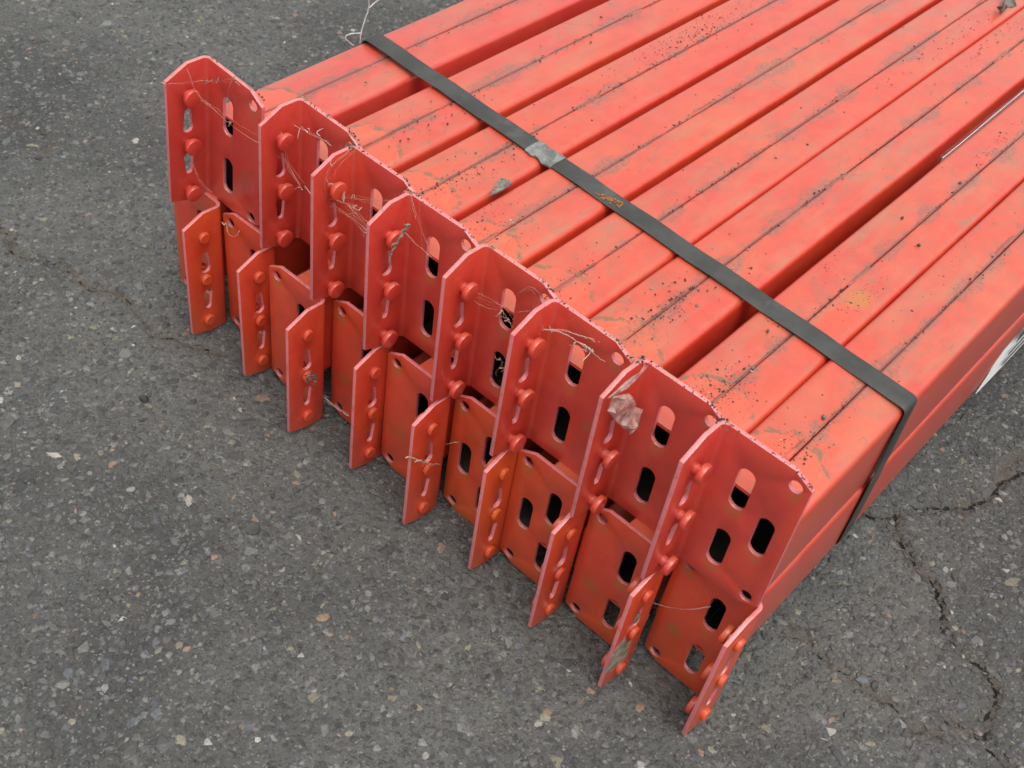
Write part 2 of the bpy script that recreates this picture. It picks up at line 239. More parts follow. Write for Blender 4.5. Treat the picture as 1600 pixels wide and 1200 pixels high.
def asphalt():
    m, nt, b = newmat('asphalt'); g = G(nt); geo = g.n('NewGeometry')
    pos = g.scale(geo.outputs['Position'], (1/S, 1/S, 1/S)); flat = g.scale(pos, (1, 1, .6))
    big = g.noise(flat, .16, 4, .6); mid = g.noise(flat, 1.3, 5, .6); fin = g.noise(flat, 26, 4, .7)
    col = g.mix(g.ramp(big, .38, .62), (.046, .047, .044), (.104, .104, .093))
    col = g.mix(g.math('MULTIPLY', g.ramp(mid, .45, .75), .5), col, (.10, .095, .085))
    wv = g.n('VectorMath', operation='ADD'); g.put(wv.inputs[0], flat); g.put(wv.inputs[1], g.scale(g.noise(flat, 9, 3, .6, out=1), (.10, .10, .10)))
    wv = wv.outputs[0]
    h = None
    for sc_, lo, hi, th in ((6.5, .0, .42, .70), (13, .0, .40, .62), (26, .0, .42, .55)):
        dd = g.vor(wv, sc_); cc = g.n('SeparateColor'); g.put(cc.inputs[0], g.vor(wv, sc_, out='Color'))
        stone = g.math('MULTIPLY', g.ramp(dd, hi, hi-.12), g.ramp(cc.outputs[0], th, th+.05))
        tone = g.mix(cc.outputs[1], (.06, .058, .056), (.23, .225, .21)); tone = g.mix(g.ramp(cc.outputs[2], .95, .97), tone, (.30, .28, .22))
        col = g.mix(g.math('MULTIPLY', stone, .75), col, tone)
        hh = g.math('MULTIPLY', g.ramp(dd, .5, .05), 6/sc_); h = hh if h is None else g.math('ADD', h, hh)
    col = g.mix(g.math('MULTIPLY', g.ramp(fin, .52, .3), .75), col, (.022, .021, .020))
    a = g.n('Attribute', attribute_name='crack'); cr = g.math('SUBTRACT', a.outputs['Fac'], .012); cr = g.math('ADD', cr, g.math('MULTIPLY', g.math('SUBTRACT', g.noise(flat, 6, 5, .7), .5), .10))
    soil = g.ramp(cr, .17, .03); col = g.mix(g.math('MULTIPLY', soil, g.ramp(mid, .35, .6, .1, .5)), col, (.085, .062, .042))
    core = g.ramp(cr, .016, .004); col = g.mix(core, col, (.010, .009, .008))
    g.put(b.inputs['Base Color'], col); b.inputs['Roughness'].default_value = .78; b.inputs['Specular IOR Level'].default_value = .45
    h = g.math('ADD', h, g.math('MULTIPLY', fin, .7)); g.put(b.inputs['Normal'], g.bump(g.math('SUBTRACT', h, g.math('MULTIPLY', core, 1.5)), 1.0, .0022))
    return m
M_ASPH = asphalt()

# ------------------------------------------------------------ the ground: one sheet, fine where the photograph looks
def axis(segs):
    out = []
    for a, b, st in segs: out += list(np.arange(a, b-1e-6, st))
    return np.array(out + [segs[-1][1]])
ax = axis([(-300, -60, 40), (-60, -14, 2.5), (-14, -9, .35), (-9, 5, .04), (5, 16, .05), (16, 20, .35), (20, 60, 2.5), (60, 300, 40)])
ay = axis([(-300, -60, 40), (-60, -14, 2.5), (-14, -9, .35), (-9, 2, .045), (2, 18, .075), (18, 24, .35), (24, 64, 2.5), (64, 304, 40)])
GX, GY = np.meshgrid(ax, ay, indexing='ij')
def vnoise(x, y, f, seed):
    r = np.random.default_rng(seed).random((256, 256)); x = x*f; y = y*f
    xi = np.floor(x).astype(int); yi = np.floor(y).astype(int); u = x-xi; v = y-yi; u = u*u*(3-2*u); v = v*v*(3-2*v)
    q = lambda i, j: r[(xi+i) & 255, (yi+j) & 255]
    return (q(0, 0)*(1-u)+q(1, 0)*u)*(1-v)+(q(0, 1)*(1-u)+q(1, 1)*u)*v - .5
def relief(x, y):
    z = .05*vnoise(x, y, .35, 1) + .03*vnoise(x, y, 1.3, 2) + .022*vnoise(x, y, 4.1, 3) + .020*vnoise(x, y, 9.3, 4)
    return z - .03
def jag(poly, n=3, amp=.12):
    pts = [np.array(q[:2], float) for q in poly]
    for it in range(n):
        out = [pts[0]]
        for a, b in zip(pts[:-1], pts[1:]):
            d = b-a; L_ = np.hypot(*d); m_ = (a+b)/2 + np.array([-d[1], d[0]])/max(L_, 1e-6)*RNG.normal(0, amp*L_*.8)
            out += [m_, b]
        pts = out
    return np.array(pts)
GZ = relief(GX, GY); CRK = np.full(GX.shape, 1.0)
cracks = [(jag(q), .86) for q in DATA['crackR'][:2]] + [(jag(q), .64) for q in DATA['crackR'][2:4]] + [(jag(q), .5) for q in DATA['crackR'][4:]] + [(jag(DATA['crackL'][0]), .66), (jag(DATA['crackL'][1]), .3)]
for pl, wt in cracks:
    off = (1-wt)*.05
    for a, b in zip(pl[:-1], pl[1:]):
        x0, x1 = min(a[0], b[0])-.4, max(a[0], b[0])+.4; y0, y1 = min(a[1], b[1])-.4, max(a[1], b[1])+.4
        i0, i1 = np.searchsorted(ax, [x0, x1]); j0, j1 = np.searchsorted(ay, [y0, y1])
        if i1 <= i0 or j1 <= j0: continue
        X_, Y_ = GX[i0:i1, j0:j1], GY[i0:i1, j0:j1]; d = b-a; t = np.clip(((X_-a[0])*d[0]+(Y_-a[1])*d[1])/max(d@d, 1e-9), 0, 1)
        dist = np.hypot(X_-a[0]-t*d[0], Y_-a[1]-t*d[1]) + off
        CRK[i0:i1, j0:j1] = np.minimum(CRK[i0:i1, j0:j1], dist)
GZ -= .07*np.clip(1-CRK/.055, 0, 1) + .022*np.clip(1-CRK/.16, 0, 1)
nx, ny = GX.shape; idx = np.arange(nx*ny).reshape(nx, ny)
gm = bpy.data.meshes.new('ground'); gv = np.stack([GX, GY, GZ], -1).reshape(-1, 3)*S
quads = np.stack([idx[:-1, :-1], idx[1:, :-1], idx[1:, 1:], idx[:-1, 1:]], -1).reshape(-1, 4)
def fast_mesh(me, v, f):
    k = f.shape[1]; me.vertices.add(len(v)); me.vertices.foreach_set('co', v.astype(np.float32).ravel())
    me.loops.add(f.size); me.loops.foreach_set('vertex_index', f.astype(np.int32).ravel())
    me.polygons.add(len(f)); me.polygons.foreach_set('loop_start', (np.arange(len(f))*k).astype(np.int32)); me.polygons.foreach_set('loop_total', np.full(len(f), k, np.int32))
    me.update(calc_edges=True)
fast_mesh(gm, gv, quads); gm.polygons.foreach_set('use_smooth', np.ones(len(quads), bool))
at = gm.attributes.new('crack', 'FLOAT', 'POINT'); at.data.foreach_set('value', CRK.ravel().astype(np.float32))
tag(link('ground', gm, M_ASPH), kind='structure')

# stones of the asphalt that stand proud of the binder
t_ = (1+5**.5)/2
ICO = np.array([(-1, t_, 0), (1, t_, 0), (-1, -t_, 0), (1, -t_, 0), (0, -1, t_), (0, 1, t_), (0, -1, -t_), (0, 1, -t_), (t_, 0, -1), (t_, 0, 1), (-t_, 0, -1), (-t_, 0, 1)])/math.hypot(1, t_)
ICF = np.array([(0, 11, 5), (0, 5, 1), (0, 1, 7), (0, 7, 10), (0, 10, 11), (1, 5, 9), (5, 11, 4), (11, 10, 2), (10, 7, 6), (7, 1, 8), (3, 9, 4), (3, 4, 2), (3, 2, 6), (3, 6, 8), (3, 8, 9), (4, 9, 5), (2, 4, 11), (6, 2, 10), (8, 6, 7), (9, 8, 1)])
def lumps(name, pos, rad, flat, tone, mat, jitter=.22, smooth=True, sink=0.0):
    n = len(pos); v = ICO[None]*(1+RNG.normal(0, jitter, (n, 12, 1)))
    st = RNG.uniform(.65, 1.35, (n, 1, 2)); v = v*np.concatenate([st, np.ones((n, 1, 1))], -1)
    a = RNG.uniform(0, 2*np.pi, n); c, s = np.cos(a)[:, None], np.sin(a)[:, None]
    v = np.stack([v[..., 0]*c-v[..., 1]*s, v[..., 0]*s+v[..., 1]*c, v[..., 2]*np.reshape(flat, (-1, 1))], -1)*np.reshape(rad, (-1, 1, 1)) + pos[:, None, :]
    f = (ICF[None]+12*np.arange(n)[:, None, None]).reshape(-1, 3)
    me = bpy.data.meshes.new(name); fast_mesh(me, v.reshape(-1, 3)*S, f)
    me.polygons.foreach_set('use_smooth', np.full(len(f), smooth, bool))
    at = me.attributes.new('tone', 'FLOAT_COLOR', 'POINT'); cc = np.repeat(np.concatenate([tone, np.ones((n, 1))], 1), 12, 0); at.data.foreach_set('color', cc.astype(np.float32).ravel())
    return link(name, me, mat)
def tones(n, table):
    pr = np.array([q[0] for q in table]); k = RNG.choice(len(table), n, p=pr/pr.sum())
    return np.array([q[1] for q in table])[k]*RNG.uniform(.75, 1.25, (n, 1))
VP = np.array(DATA['viewpoly'])[:, :2]; ctr = VP.mean(0); VP = ctr+(VP-ctr)*1.12
def inpoly(x, y, poly):
    r = np.zeros(len(x), bool); j = len(poly)-1
    for i in range(len(poly)):
        xi, yi = poly[i]; xj, yj = poly[j]
        r ^= ((yi > y) != (yj > y)) & (x < (xj-xi)*(y-yi)/(yj-yi+1e-12)+xi); j = i
    return r
n = 110000; x = RNG.uniform(-10, 16, n); y = RNG.uniform(-10, 20, n)
k = inpoly(x, y, VP) & ~((x > 2.2) & (x < 9.6) & (y > -1)); x, y = x[k], y[k]; n = len(x)
rad = np.clip(RNG.lognormal(-3.25, .45, n), .018, .13); flat = RNG.uniform(.35, .6, n)
sun_ = -rad*flat+RNG.uniform(.002, .016, n)+.12*rad*flat*RNG.random(n)
cd_ = np.ones(n)
for pl, wt in cracks:
    for a_, b_ in zip(pl[:-1], pl[1:]):
        d_ = b_-a_; k_ = np.where((np.abs(x-a_[0]) < .5) & (np.abs(y-a_[1]) < .5))[0]
        if len(k_): t = np.clip(((x[k_]-a_[0])*d_[0]+(y[k_]-a_[1])*d_[1])/max(d_@d_, 1e-9), 0, 1); cd_[k_] = np.minimum(cd_[k_], np.hypot(x[k_]-a_[0]-t*d_[0], y[k_]-a_[1]-t*d_[1]))
k = cd_ > rad*.8+.02; x, y, rad, flat, sun_ = x[k], y[k], rad[k], flat[k], sun_[k]; n = len(x)
z = relief(x, y) + sun_
tn = tones(n, [(.54, (.068, .068, .064)), (.28, (.112, .111, .104)), (.06, (.18, .178, .165)), (.05, (.105, .115, .122)), (.012, (.26, .17, .12)), (.006, (.36, .34, .30)), (.03, (.22, .20, .14))])
tag(lumps('asphalt_aggregate', np.stack([x, y, z], -1), rad, flat, tn, M_STONE, .24, False), 'stones of many sizes and greys worn proud of the asphalt', 'aggregate', kind='stuff')
def stone_thing(name, label, cat, p_, r_, fl, tone, group=None):
    o = lumps(name, np.zeros((1, 3)), np.array([r_]), np.array([fl]), np.array([tone]), M_STONE, .22)
    o.location = Vector((p_[0], p_[1], p_[2]))*S
    b = o.modifiers.new('s', 'SUBSURF'); b.levels = b.render_levels = 1
    return tag(o, label, cat, group)
gs = DATA['gstones']
for (i, r_, fl, tone, lab) in ((0, .10, .8, (.045, .043, .04), 'small dark pebble lying on the asphalt left of the stack'),
        (2, .11, .3, (.26, .18, .12), 'tan pinkish pebble set in the asphalt in front of the stack'),
        (6, .06, .7, (.30, .29, .26), 'tiny pale pebble at the lower left on the asphalt')):
    stone_thing('pebble', lab, 'pebble', (gs[i][0], gs[i][1], float(relief(np.array([gs[i][0]]), np.array([gs[i][1]]))[0])+r_*fl*.25), r_, fl, tone)
# small flat metal disc lying on the asphalt
q = gs[1]; V, F = [], []
for zz, rr in ((0, .085), (.03, .09), (.04, .075)):
    V += [(rr*math.cos(a*math.pi/10), rr*math.sin(a*math.pi/10), zz) for a in range(20)]
for L_ in range(2): F += [(L_*20+a, L_*20+(a+1) % 20, L_*20+20+(a+1) % 20, L_*20+20+a) for a in range(20)]
F += [tuple(range(40, 60)), tuple(reversed(range(20)))]
o = link('metal_disc', mesh('metal_disc', V, F, 30), M_STRAP, loc=(q[0], q[1], -.03)); o.rotation_euler = (.06, .08, 0)
tag(o, 'small round grey metal disc lying on the asphalt below the stack', 'disc')

# ------------------------------------------------------------ connector: folded L of plate steel with slots, holes and keyholes
ARC = RI*math.pi/2
def sx_(x): return (x-RI)+ARC/2 if x >= 0 else -((-x-RI)+ARC/2)      # x > 0 on the plate, x < 0 = depth on the flange
def stadium(cx, cy, w_, h_, n=8):
    r = w_/2; out = []
    for k_ in range(n+1): a = math.pi*k_/n; out.append((cx+r*math.cos(a), cy+h_/2-r+r*math.sin(a)))
    for k_ in range(n+1): a = math.pi+math.pi*k_/n; out.append((cx+r*math.cos(a), cy-h_/2+r+r*math.sin(a)))
    return out
def keyhole(cx, top, bot, wide_low):
    rn, rw = .045, .072; out = []; s_ = -1 if wide_low else 1; zc = (bot+rw) if wide_low else (top-rw); ze = (top-rn) if wide_low else (bot+rn)
    for k_ in range(9): a = math.pi*k_/8; out.append((cx+rn*math.cos(a), ze-s_*rn*math.sin(a)))       # narrow end
    for k_ in range(13): a = math.pi*(-.18)+math.pi*1.36*k_/12; out.append((cx-rw*math.cos(a), zc+s_*rw*math.sin(a)))
    if not wide_low: out = out[::-1]
    return out
RIV_V = (1.655, .925, .185); FD = .285
def connector(splay, mirror, slots=3):
    outline = [(1, CWH), (1, P-CWH), (1-CW, P), (.0, P), (-CF, P), (-D, P-CH), (-D, CB), (-CF-.03, 0), (0, 0), (1-CW, 0)]
    outline = [(sx_(a) if a != 0 else 0.0, b) for a, b in outline]
    # stepped notch where the shear left the plate's corner, seen on every connector
    holes = [stadium(.39, 1.445, .185, .56), stadium(.745, 1.04, .185, .54), stadium(.39, .53, .185, .54),
             [(.845+.072*math.cos(a*math.pi/8), 1.90+.072*math.sin(a*math.pi/8)) for a in range(16)], [(.845+.072*math.cos(a*math.pi/8), .155+.072*math.sin(a*math.pi/8)) for a in range(16)]]
    if slots == 2: holes.pop(1)
    holes = [[(sx_(a), b) for a, b in h] for h in holes]
    kh = [keyhole(-FD, 1.44, 1.09, True), keyhole(-FD, .77, .44, False)]
    holes += [[(sx_(a), b) for a, b in h] for h in kh]
    vs_, es = [], []
    def loop(pts):
        o = len(vs_); vs_.extend(Vector(q) for q in pts); es.extend((o+i, o+(i+1) % len(pts)) for i in range(len(pts)))
    loop(outline)
    for h in holes: loop(h)
    for k_ in range(7):
        s_ = -ARC/2+ARC*k_/6; o = len(vs_); vs_.extend((Vector((s_, -.2)), Vector((s_, P+.2)))); es.append((o, o+1))
    rv = delaunay_2d_cdt(vs_, es, [], 0, 1e-6); ov, of = rv[0], rv[2]
    def inside(q, poly): return bool(inpoly(np.array([q[0]]), np.array([q[1]]), poly)[0])
    tri = []
    for f in of:
        c = sum((ov[i] for i in f), Vector((0, 0)))/len(f)
        a2 = abs((ov[f[1]]-ov[f[0]]).cross(ov[f[2]]-ov[f[0]])) if len(f) == 3 else 1
        if a2 > 1e-9 and inside(c, outline) and not any(inside(c, h) for h in holes): tri.append(list(f))
    cs, sn = math.cos(splay), math.sin(splay)
    def m3(s_, v, off):
        if s_ >= ARC/2: x, y, nx_, ny_ = s_-ARC/2+RI, 0, 0, 1
        elif s_ <= -ARC/2:
            d = -s_-ARC/2+RI; x, y, nx_, ny_ = splay*d, -d, -1, 0
        else:
            a = (ARC/2-s_)/ARC*math.pi/2          # 0 on the plate, pi/2 on the flange
            x, y = RI-RI*math.sin(a), -RI+RI*math.cos(a); nx_, ny_ = -math.sin(a), math.cos(a)
            x += splay*max(-y, 0)
        x += nx_*off; y += ny_*off
        return (-x if mirror else x, y, v)
    used = sorted({i for f in tri for i in f}); mp = {i: k_ for k_, i in enumerate(used)}; n = len(used)
    V = [m3(*ov[i], 0) for i in used]+[m3(*ov[i], TH) for i in used]
    F = [[mp[i] for i in f] for f in tri]; ed = {}
    for f in F:
        for a, b in zip(f, f[1:]+f[:1]): ed[(a, b)] = 1
    sides = [(b, a, a+n, b+n) for (a, b) in ed if (b, a) not in ed]
    F2 = F+[[i+n for i in f[::-1]] for f in F]+[list(q) for q in sides]
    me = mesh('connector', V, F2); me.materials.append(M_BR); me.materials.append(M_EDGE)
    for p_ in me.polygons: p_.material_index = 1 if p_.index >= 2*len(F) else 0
    return bake(fixn(me), .008, 2, 50, 38)
CONN_U, CONN_L = connector(-.035, False), connector(.05, True)
CONN_U2, CONN_L2 = connector(-.035, False, 2), connector(.05, True, 2)
def rivet_mesh(mirror, name):
    prof = [(0, .135), (.092, .135), (.107, .130), (.112, .120), (.112, .072), (.108, .066), (.062, .064), (.058, 0), (.058, -TH), (.080, -TH-.001), (.082, -TH-.038), (.068, -TH-.052), (0, -TH-.054)]
    V, F = [], []; n = 22
    for r, h in prof[1:-1]: V += [((h if not mirror else -h), r*math.cos(2*math.pi*k_/n), r*math.sin(2*math.pi*k_/n)) for k_ in range(n)]
    for i in range(len(prof)-3): F += [(i*n+k_, i*n+(k_+1) % n, (i+1)*n+(k_+1) % n, (i+1)*n+k_) for k_ in range(n)]
    F += [tuple(range(n)), tuple(range((len(prof)-3)*n, (len(prof)-2)*n))]
    return fixn(mesh(name, V, F)) if False else (lambda me: (fixn(me), [setattr(p_, 'use_smooth', True) for p_ in me.polygons], me.set_sharp_from_angle(angle=math.radians(35)), me)[-1])(mesh(name, V, F))
RIV_U, RIV_L = rivet_mesh(False, 'rivet'), rivet_mesh(True, 'rivet_mirrored')

# ------------------------------------------------------------ box profile: two C halves meeting in a seam
LEN = 44.0
def half(width, side, seed, H=H, wall=0):
    """C half; seam at x=0, reaches to side*width; from z=0 to H; hollow, wall .04"""
    g_, r, wt = .0012, .085, .042
    outer = [(g_, H-.030), (g_+.006, H-.008), (g_+.016, H)]
    for k_ in range(6): a = math.pi/2*k_/5; outer.append((width-r+r*math.sin(a), H-r+r*math.cos(a)))
    for k_ in range(6): a = math.pi/2*k_/5; outer.append((width-r+r*math.cos(a), r-r*math.sin(a)))
    outer += [(g_+.012, 0), (g_, .014)]
    ri = r-wt; inner = [(g_, wt)]
    for k_ in range(4): a = math.pi/2*k_/3; inner.append((width-wt-ri+ri*math.sin(a), wt+ri-ri*math.cos(a)))
    for k_ in range(4): a = math.pi/2*k_/3; inner.append((width-wt-ri+ri*math.cos(a), H-wt-ri+ri*math.sin(a)))
    inner += [(g_+wt, H-wt), (g_+wt, H-wall), (g_, H-wall)] if wall else [(g_, H-wt)]
    sec = outer+inner; n = len(sec)
    ys = np.concatenate([np.arange(0, 12, .4), np.arange(12, LEN, 1.6), [LEN]]); V, F = [], []
    for j, y in enumerate(ys):
        e = 1 if j else 0
        for (a, b) in sec:
            wz = .010*noise.noise((a*1.3+seed*9, y*.5, b*.4+3)) if e else 0
            wx = .010*noise.noise((seed*5+7, y*.45, b*.8)) if e else 0
            sg = (.002*noise.noise((seed*3, y*1.7, side*4)) if a < .03 else 0)
            V.append((side*(a+wx+abs(sg)), y, b+wz))
    for j in range(len(ys)-1):
        for k_ in range(n): F.append((j*n+k_, j*n+(k_+1) % n, (j+1)*n+(k_+1) % n, (j+1)*n+k_))
    F.append(tuple(range(n))); F.append(tuple(reversed(range((len(ys)-1)*n, len(ys)*n))))
    me = mesh('profile_half', V, F); me.materials.append(M_BEAM); me.materials.append(M_INSIDE); no = len(outer)
    for p_ in me.polygons:
        if p_.index < (len(ys)-1)*n and p_.index % n >= no: p_.material_index = 1
    fixn(me)
    for p_ in me.polygons: p_.use_smooth = True
    me.set_sharp_from_angle(angle=math.radians(35)); return me
HALVES = [(half(.49, -1, s_), half(.475, 1, s_+.5)) for s_ in range(4)]
STEP = .52      # the lower row lies the other way up: its left half is a step lower
HALVES_L = [(half(.49, -1, s_+.2, H-STEP), half(.475, 1, s_+.7, H, STEP+.05)) for s_ in range(3)]
def tack():
    V, F = [], []; n = 9
    for j in range(n):
        t = j/(n-1); w_ = .030*math.sin(math.pi*(.08+.84*t))**.5*(1+.2*math.sin(j*2.3)); h_ = .011*math.sin(math.pi*(.05+.9*t))**.5
        for k_ in range(5): a = math.pi*k_/4; V.append((w_*math.cos(a), (t-.5)*.52, H-.014+(.014+h_)*math.sin(a)))
    for j in range(n-1):
        for k_ in range(4): F.append((j*5+k_, j*5+k_+1, (j+1)*5+k_+1, (j+1)*5+k_))
    return mesh('weld_tack', V, F, 60)
TACK = tack()
U = [(1.418, -2.108, 1.66), (2.859, -1.83, 2.90), (3.974, -1.991, 3.98), (5.007, -2.101, 5.04), (6.099, -2.096, 6.11), (7.104, -2.191, 7.115), (8.252, -2.185, 8.285), (9.252, -2.258, 9.255)]
YAW = [0, -.004, -.004, -.004, -.003, -.002, 0, 0, 0]
LO = [(1.69, -2.187), (2.784, -2.164), (3.947, -2.395), (4.943, -2.228), (6.036, -2.35), (7.06, -2.244), (8.107, -2.328), (9.181, -2.34), (10.22, -2.118)]
TILT_U = [.075, .03, .006, -.011, -.002, .008, -.002, -.002]; TILT_L = [.009, -.012, .002, .009, .006, .001, .009, .010, .007]
LAB_U = ['top row beam at the left end, its connector leaning and set forward', 'second top row beam from the left, right of the widest gap at that end', 'third top row beam from the left, left of the grey flake', 'top row beam with a dry stem on its upper rivet', 'top row beam under the rust spot on the strap', 'top row beam whose connector carries a pale fluffy cobweb strand', 'top row beam with torn plastic film on its connector', 'top row beam at the right end, where the strap bends down its side']
LAB_L = ['lower row beam at the far left, its plate showing left of the flange', 'second lower row beam from the left, below the open dark gap under the top row', 'third lower row beam from the left, dirt clod on its middle rivet', 'fourth lower row beam from the left, between the dirt clod and the straw curl', 'lower row beam with a straw curl caught on its flange', 'lower row beam just right of the one with the straw curl', 'lower row beam just left of the one with old tape', 'lower row beam with old grey tape stuck on its flange', 'lower row beam at the right end, its flange tip nearest the viewer']
def beam(kx, X0, Y0, z0, left, tilt, upper, label):
    root = empty('rack_beam', (X0, Y0, z0)); root.rotation_euler = (0, tilt, 0)
    tag(root, label, 'rack beam', 'red pallet rack beams strapped in two rows', 'thing')
    lx = left+.49-X0-(tilt*H if upper else 0); bz = .004 if upper else E
    roll = (.030 if kx == 7 else 0) if upper else (.03 if kx == 8 else 0); lx -= roll*H if upper else 0
    a, b = HALVES[kx % 4] if upper else HALVES_L[kx % 3]; org = Vector((lx, TH+.002, bz)); tl = [.08, .10, .08, .12][kx % 4]
    for me in (a, b):
        o = link('profile_half', me, M_BEAM, root, org); o.color = (tl, [.30, .12, 0, 0, 0, 0, 0, 0][kx] if upper else 0, 0, 1)
        o.rotation_euler = (0, -tilt+roll, YAW[kx] if upper else 0)
        if upper and me is b: o.scale = ([.535, .505, .505, .485, .49, .50, .47, .475][kx]/.475, 1, 1)
    for yy in [.62+.2*math.sin(kx*2.1), 5.2+1.6*math.sin(kx*1.7+1), 10.5+1.5*math.cos(kx*2.9)]:
        if upper:
            o = link('weld_tack', TACK, M_BEAM, root, org+Vector((0, yy, .002))); o.color = (tl, 0, 0, 1)
    cc = link('end_connector', ((CONN_U if kx == 7 else CONN_U2) if upper else (CONN_L if kx in (5, 6) else CONN_L2)), M_BR, root); col = (.06, [.34, .30, .22, .2, .16, .18, .22, .24][kx], 0, 1) if upper else ([.24, .16, .14, .15, .18, .36, .22, .20, .26][kx], 0, 0, 1); cc.color = col
    sp = -.035 if upper else -.05
    for v in RIV_V:
        dz = 0 if upper else .055
        r = link('rivet', RIV_U if upper else RIV_L, M_BR, cc, (sp*FD, -FD+random.uniform(-.01, .01), v+dz+random.uniform(-.008, .008)))
        r.rotation_euler = (random.uniform(0, 6), random.uniform(-.06, .06), random.uniform(-.06, .06)); r.color = col
    # the other end of the beam carries the same connector, turned round
    c2 = link('end_connector', CONN_L2 if upper else CONN_U2, M_BR, root, (lx+(-.49-.11 if upper else .415+.11), LEN+TH+.004+TH, 0)); c2.rotation_euler = (0, 0, math.pi); c2.color = col
    return root
for k_, (x, y, lf) in enumerate(U): beam(k_, x, y, P, lf, TILT_U[k_], True, LAB_U[k_])
for k_, (x, y) in enumerate(LO): beam(k_, x, y, 0, x-.07-.965, TILT_L[k_], False, LAB_L[k_])

# ------------------------------------------------------------ strap and its crimped seal
def strap():
    zt = ZT+.030
    path = [(1.585, .56, ZT-.07), (1.60, .56, zt-.03), (1.68, .56, zt)]
    for i in range(1, 24):
        t = i/24; path.append((1.7+(10.08-1.7)*t, .56-.47*t, zt+.008*math.sin(i*1.9)))
    for k_ in range(7): a = math.pi/2*k_/6; path.append((10.170+.07*math.sin(a), .08, zt-.07+.07*math.cos(a)))
    path += [(10.241, .09, 3.1), (10.238, .17, 2.55), (10.225, .27, 2.0), (10.20, .42, 1.2), (10.185, .49, .80)]
    path += [(10.14, .52, .645), (10.0, .52, .63), (5.5, .54, .63), (.80, .56, .63), (.64, .56, .645), (.585, .56, .76), (.585, .56, 2.02), (.65, .56, 2.13)]
    V, F = [], []; hw, th = .140, .012; n = len(path)
    for i, (x, y, z) in enumerate(path):
        a, b = path[i-1], path[(i+1) % n]; t = Vector((b[0]-a[0], 0, b[2]-a[2])).normalized(); nn = Vector((-t.z, 0, t.x))
        ts = Vector((t.x, (b[1]-a[1])/max((Vector(b)-Vector(a)).length, .01), t.z)).normalized(); wv = nn.cross(ts)*-1
        if wv.y < 0: wv = -wv
        for (u_, v_) in ((-hw, 0), (-hw+.008, th*.5), (hw-.008, th*.5), (hw, 0), (hw-.008, -th*.5), (-hw+.008, -th*.5)):
            V.append(Vector((x, y, z))+wv*u_+nn*v_)
    for i in range(n):
        j = (i+1) % n; F += [(i*6+k_, i*6+(k_+1) % 6, j*6+(k_+1) % 6, j*6+k_) for k_ in range(6)]
    me = fixn(mesh('strap', V, F))
    for p_ in me.polygons: p_.use_smooth = True
    me.set_sharp_from_angle(angle=math.radians(38)); return me
st = tag(link('steel_strap', strap(), M_STRAP), 'dark grey steel strap wrapped tightly across the whole beam bundle', 'strap')
V, F = [], []; nX, nY = 14, 8      # seal: a sleeve folded round the strap, crimped and scuffed
x0, x1 = 4.68, 5.12
for i in range(nX+1):
    t = i/nX; x = x0+(x1-x0)*t; yc = .56-.47*(x-1.7)/8.38
    for j in range(nY+1):
        s_ = j/nY*2-1; e = .152+(.018*math.sin(t*11) if .15 < t < .85 else 0)
        zz = ZT+.050+.010*noise.noise((x*9, s_*3, 1)) - (.014 if abs(s_) > .8 and (.25 < t < .4 or .6 < t < .75) else 0) - (.016 if abs(s_) > .97 else 0)
        V.append((x+.03*noise.noise((s_*4, 5, round(t)))*(1 if t in (0, 1) else 0), yc+s_*e, zz))
nb = len(V); V += [(a, b, ZT+.010) for a, b, c in V]
for i in range(nX):
    for j in range(nY):
        q = i*(nY+1)+j; F.append((q, q+nY+1, q+nY+2, q+1)); F.append((nb+q, nb+q+1, nb+q+nY+2, nb+q+nY+1))
for i in range(nX):
    for j in (0, nY): q = i*(nY+1)+j; F.append((q, q+nY+1, nb+q+nY+1, nb+q))
for j in range(nY):
    for i in (0, nX): q = i*(nY+1)+j; F.append((q, q+1, nb+q+1, nb+q))
link('crimp_seal', fixn(mesh('crimp_seal', V, F, 45)), M_SEAL, st)
def blot(name, cx, cy, z, rx, ry, mat, n=40, parent=None, seedv=1):
    """thin irregular crust: scattered flat flakes"""
    rr = random.Random(seedv); parts = []
    for _ in range(n):
        a = rr.uniform(0, 6.28); d = abs(rr.gauss(0, .5)); x, y = cx+rx*d*math.cos(a), cy+ry*d*math.sin(a); r = rr.uniform(.004, .022); k_ = rr.randint(5, 7)
        top = [(x+r*rr.uniform(.6, 1.3)*math.cos(6.283*i/k_), y+r*rr.uniform(.6, 1.3)*math.sin(6.283*i/k_), z+.003+rr.uniform(0, .002)) for i in range(k_)]
        V = top+[(a_, b_, z-.001) for a_, b_, c_ in top]; F = [tuple(range(k_))]+[(i, i+k_, (i+1) % k_+k_, (i+1) % k_) for i in range(k_)]; parts.append((V, F))
    return link(name, mesh(name, *join(parts)), mat, parent)
blot('rust_crust', 6.0, .29, ZT+.037, .22, .09, M_RUST, 90, st, 5)['kind'] = 'stuff'

